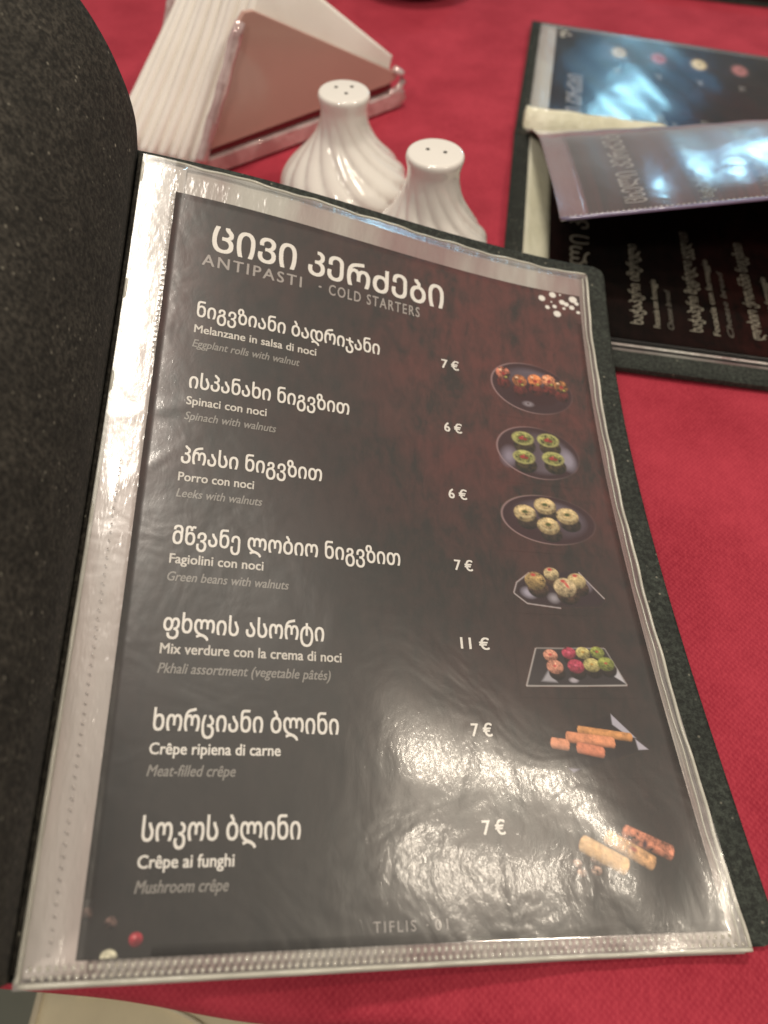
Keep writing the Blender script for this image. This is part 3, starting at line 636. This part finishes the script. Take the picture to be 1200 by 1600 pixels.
shaker(-3.87, 49.43, 'white pleated porcelain shaker with three holes, nearer the napkin holder', ((-.45, .35), (.48, .42), (.12, -.42)), .1, 1.06)
shaker(1.85, 42.3, 'white pleated porcelain shaker with two holes, right behind the menu top edge', ((-.28, .35), (.42, -.28)), .5, 1.08, .88)

# ------------------------------------------------------------------ napkin holder and napkins
A = Vector((-14.2, 51.55, 0)); ang = math.atan2(11.763, 13.1)
hd = empty('napkin_holder', place(A.x, A.y, 0, ang) @ Matrix.Scale(1.055, 4)); tag(hd, 'rosy clear acrylic napkin holder with triangular side panels, beside the shakers', 'napkin holder')
def prism(name, poly, y0, y1, mat, parent, bevel=0):
    n = len(poly); V = [(x, y0, z) for x, z in poly]+[(x, y1, z) for x, z in poly]
    o = new_obj(name, V, [tuple(range(n)), tuple(range(2*n-1, n-1, -1))]+[(k+n, (k+1) % n+n, (k+1) % n, k)[::1] for k in range(n)], mat, parent)
    if bevel: md = o.modifiers.new('bevel', 'BEVEL'); md.width = bevel*CM; md.segments = 3
    return o
for y0, y1 in ((0, .35), (7.4, 7.75)):
    prism('side_panel', [(.2, 1.55), (16.2, 1.75), (17.1, 2.0), (17.2, 2.35), (5.2, 8.95), (4.5, 9.0), (4.1, 8.6)], y0, y1, M_plate, hd, .08)
    prism('slot', [(.3, 1.15), (16.6, 1.3), (16.6, 1.7), (.3, 1.52)], y0+.05, y1-.05, M_plate_edge, hd)
    tube('rim', [(0, y0-.05, 1.0)] + [(.1+4.05*t, y0-.05+.05*math.sin(t*9), 1.2+7.4*t) for t in np.linspace(0, 1, 14)], [.40+.05*math.sin(k*1.7) for k in range(15)], M_acryl, hd, 8)
    tube('corner_guard', [(16.4, y0-.05, 1.1), (17.2, y0-.05, 1.2), (17.7, y0-.05, 1.7), (17.5, y0-.05, 2.3), (16.8, y0-.05, 2.7)], .28, M_acryl, hd, 8)
    prism('base_bar', [(-.6, 0), (17.2, 0), (17.9, .4), (17.7, 1.15), (-.3, 1.15)], y0-.3, y1+.1, M_acryl, hd, .1)
prism('base', [(-.4, 0), (17.2, 0), (17.2, .4), (-.4, .4)], .5, 7.2, M_acryl, hd, .05)
hm = place(A.x, A.y, 0, ang) @ Matrix.Scale(1.055, 4)
NN = 10
for k in range(NN):
    y = .74+.68*k; j = random.uniform; t_ = k/(NN-1)
    s0 = .15-3.9*t_+.12*math.sin(k*2.3); mm = 1.72-.62*t_; ap = (16.8+mm*s0)/(mm+.77)
    def LZ(q): return s0+q/mm
    za = mm*(ap-s0)
    P = [(s0, .1), (16.4, .1), (16.9, 1.2), (17.0+j(-.15, .1), 2.7), (17.2+j(-.1, .1)-.1*k, 3.4), (ap+.5, za-.4), (ap-.3, za-.35), (LZ(za*.6)+.15, za*.6), (LZ(za*.3)+.1, za*.3)]
    # a folded napkin: rounded fold on its long sides
    V = []; F = []; n = len(P); Q = []
    for i in range(n):
        x0, z0 = P[i]; x1, z1 = P[(i+1) % n]
        for t in np.linspace(0, 1, 7)[:-1]: Q.append((x0+(x1-x0)*t, z0+(z1-z0)*t))
    cx, cz = 8.5, 3.6; n = len(Q)
    for yy, sh in ((-.33, .30), (-.22, .06), (.20, 0), (.32, .26)):
        for x, z in Q:
            d = math.hypot(x-cx, z-cz); f = 1-sh/d
            V.append((cx+(x-cx)*f, yy+.05*math.sin(x*.5+k)+.04*math.sin(z*.6+k*2), cz+(z-cz)*f))
    for r_ in range(3):
        for i in range(n): F.append((r_*n+i, r_*n+(i+1) % n, (r_+1)*n+(i+1) % n, (r_+1)*n+i))
    F += [tuple(range(n))[::-1], tuple(range(3*n, 4*n))]
    o = new_obj('napkin', V, F, M_napkin, None, True); o.matrix_world = hm @ Matrix.Translation((0, y*CM, 0))
    tag(o, {0: 'white folded paper napkin lying right behind the rosy front panel', NN-1: 'rearmost white folded paper napkin of the holder, farthest from the rosy panel'}.get(k, 'white folded paper napkin in the middle of the stack in the rosy acrylic holder'), 'napkin', 'white napkins in the holder')

# ------------------------------------------------------------------ black things at the far side of the table
o = empty('bowl', place(.4, 89.3)); tag(o, 'small black round dish at the far edge, between napkin holder and open menu', 'dish')
pr_ = [(0, .2), (3.6, .2), (4.4, .5), (5.6, 2.3), (5.9, 3.0), (5.6, 3.0), (5.2, 2.4), (4.0, .9), (0, .8)]
V = []; F = []; n = 40
for r, z in pr_:
    for k in range(n): V.append((max(r, .01)*math.cos(2*math.pi*k/n), max(r, .01)*math.sin(2*math.pi*k/n), z))
for i in range(len(pr_)-1):
    for k in range(n): F.append((i*n+k, i*n+(k+1) % n, (i+1)*n+(k+1) % n, (i+1)*n+k))
new_obj('dish_body', V, F, M_black, o, True)
o = empty('closed_menu', place(40, 96, .0, -.16)); tag(o, 'closed black menu lying past the open one, just its near edge showing', 'menu')
box('front_cover', (0, 0, 1.15), (30, 16.5, .3), M_cover, o, .1); box('pages', (.1, .1, .65), (29, 16, .68), M_black, o, .05); box('back_cover', (0, 0, .15), (30, 16.5, .3), M_cover, o, .1)
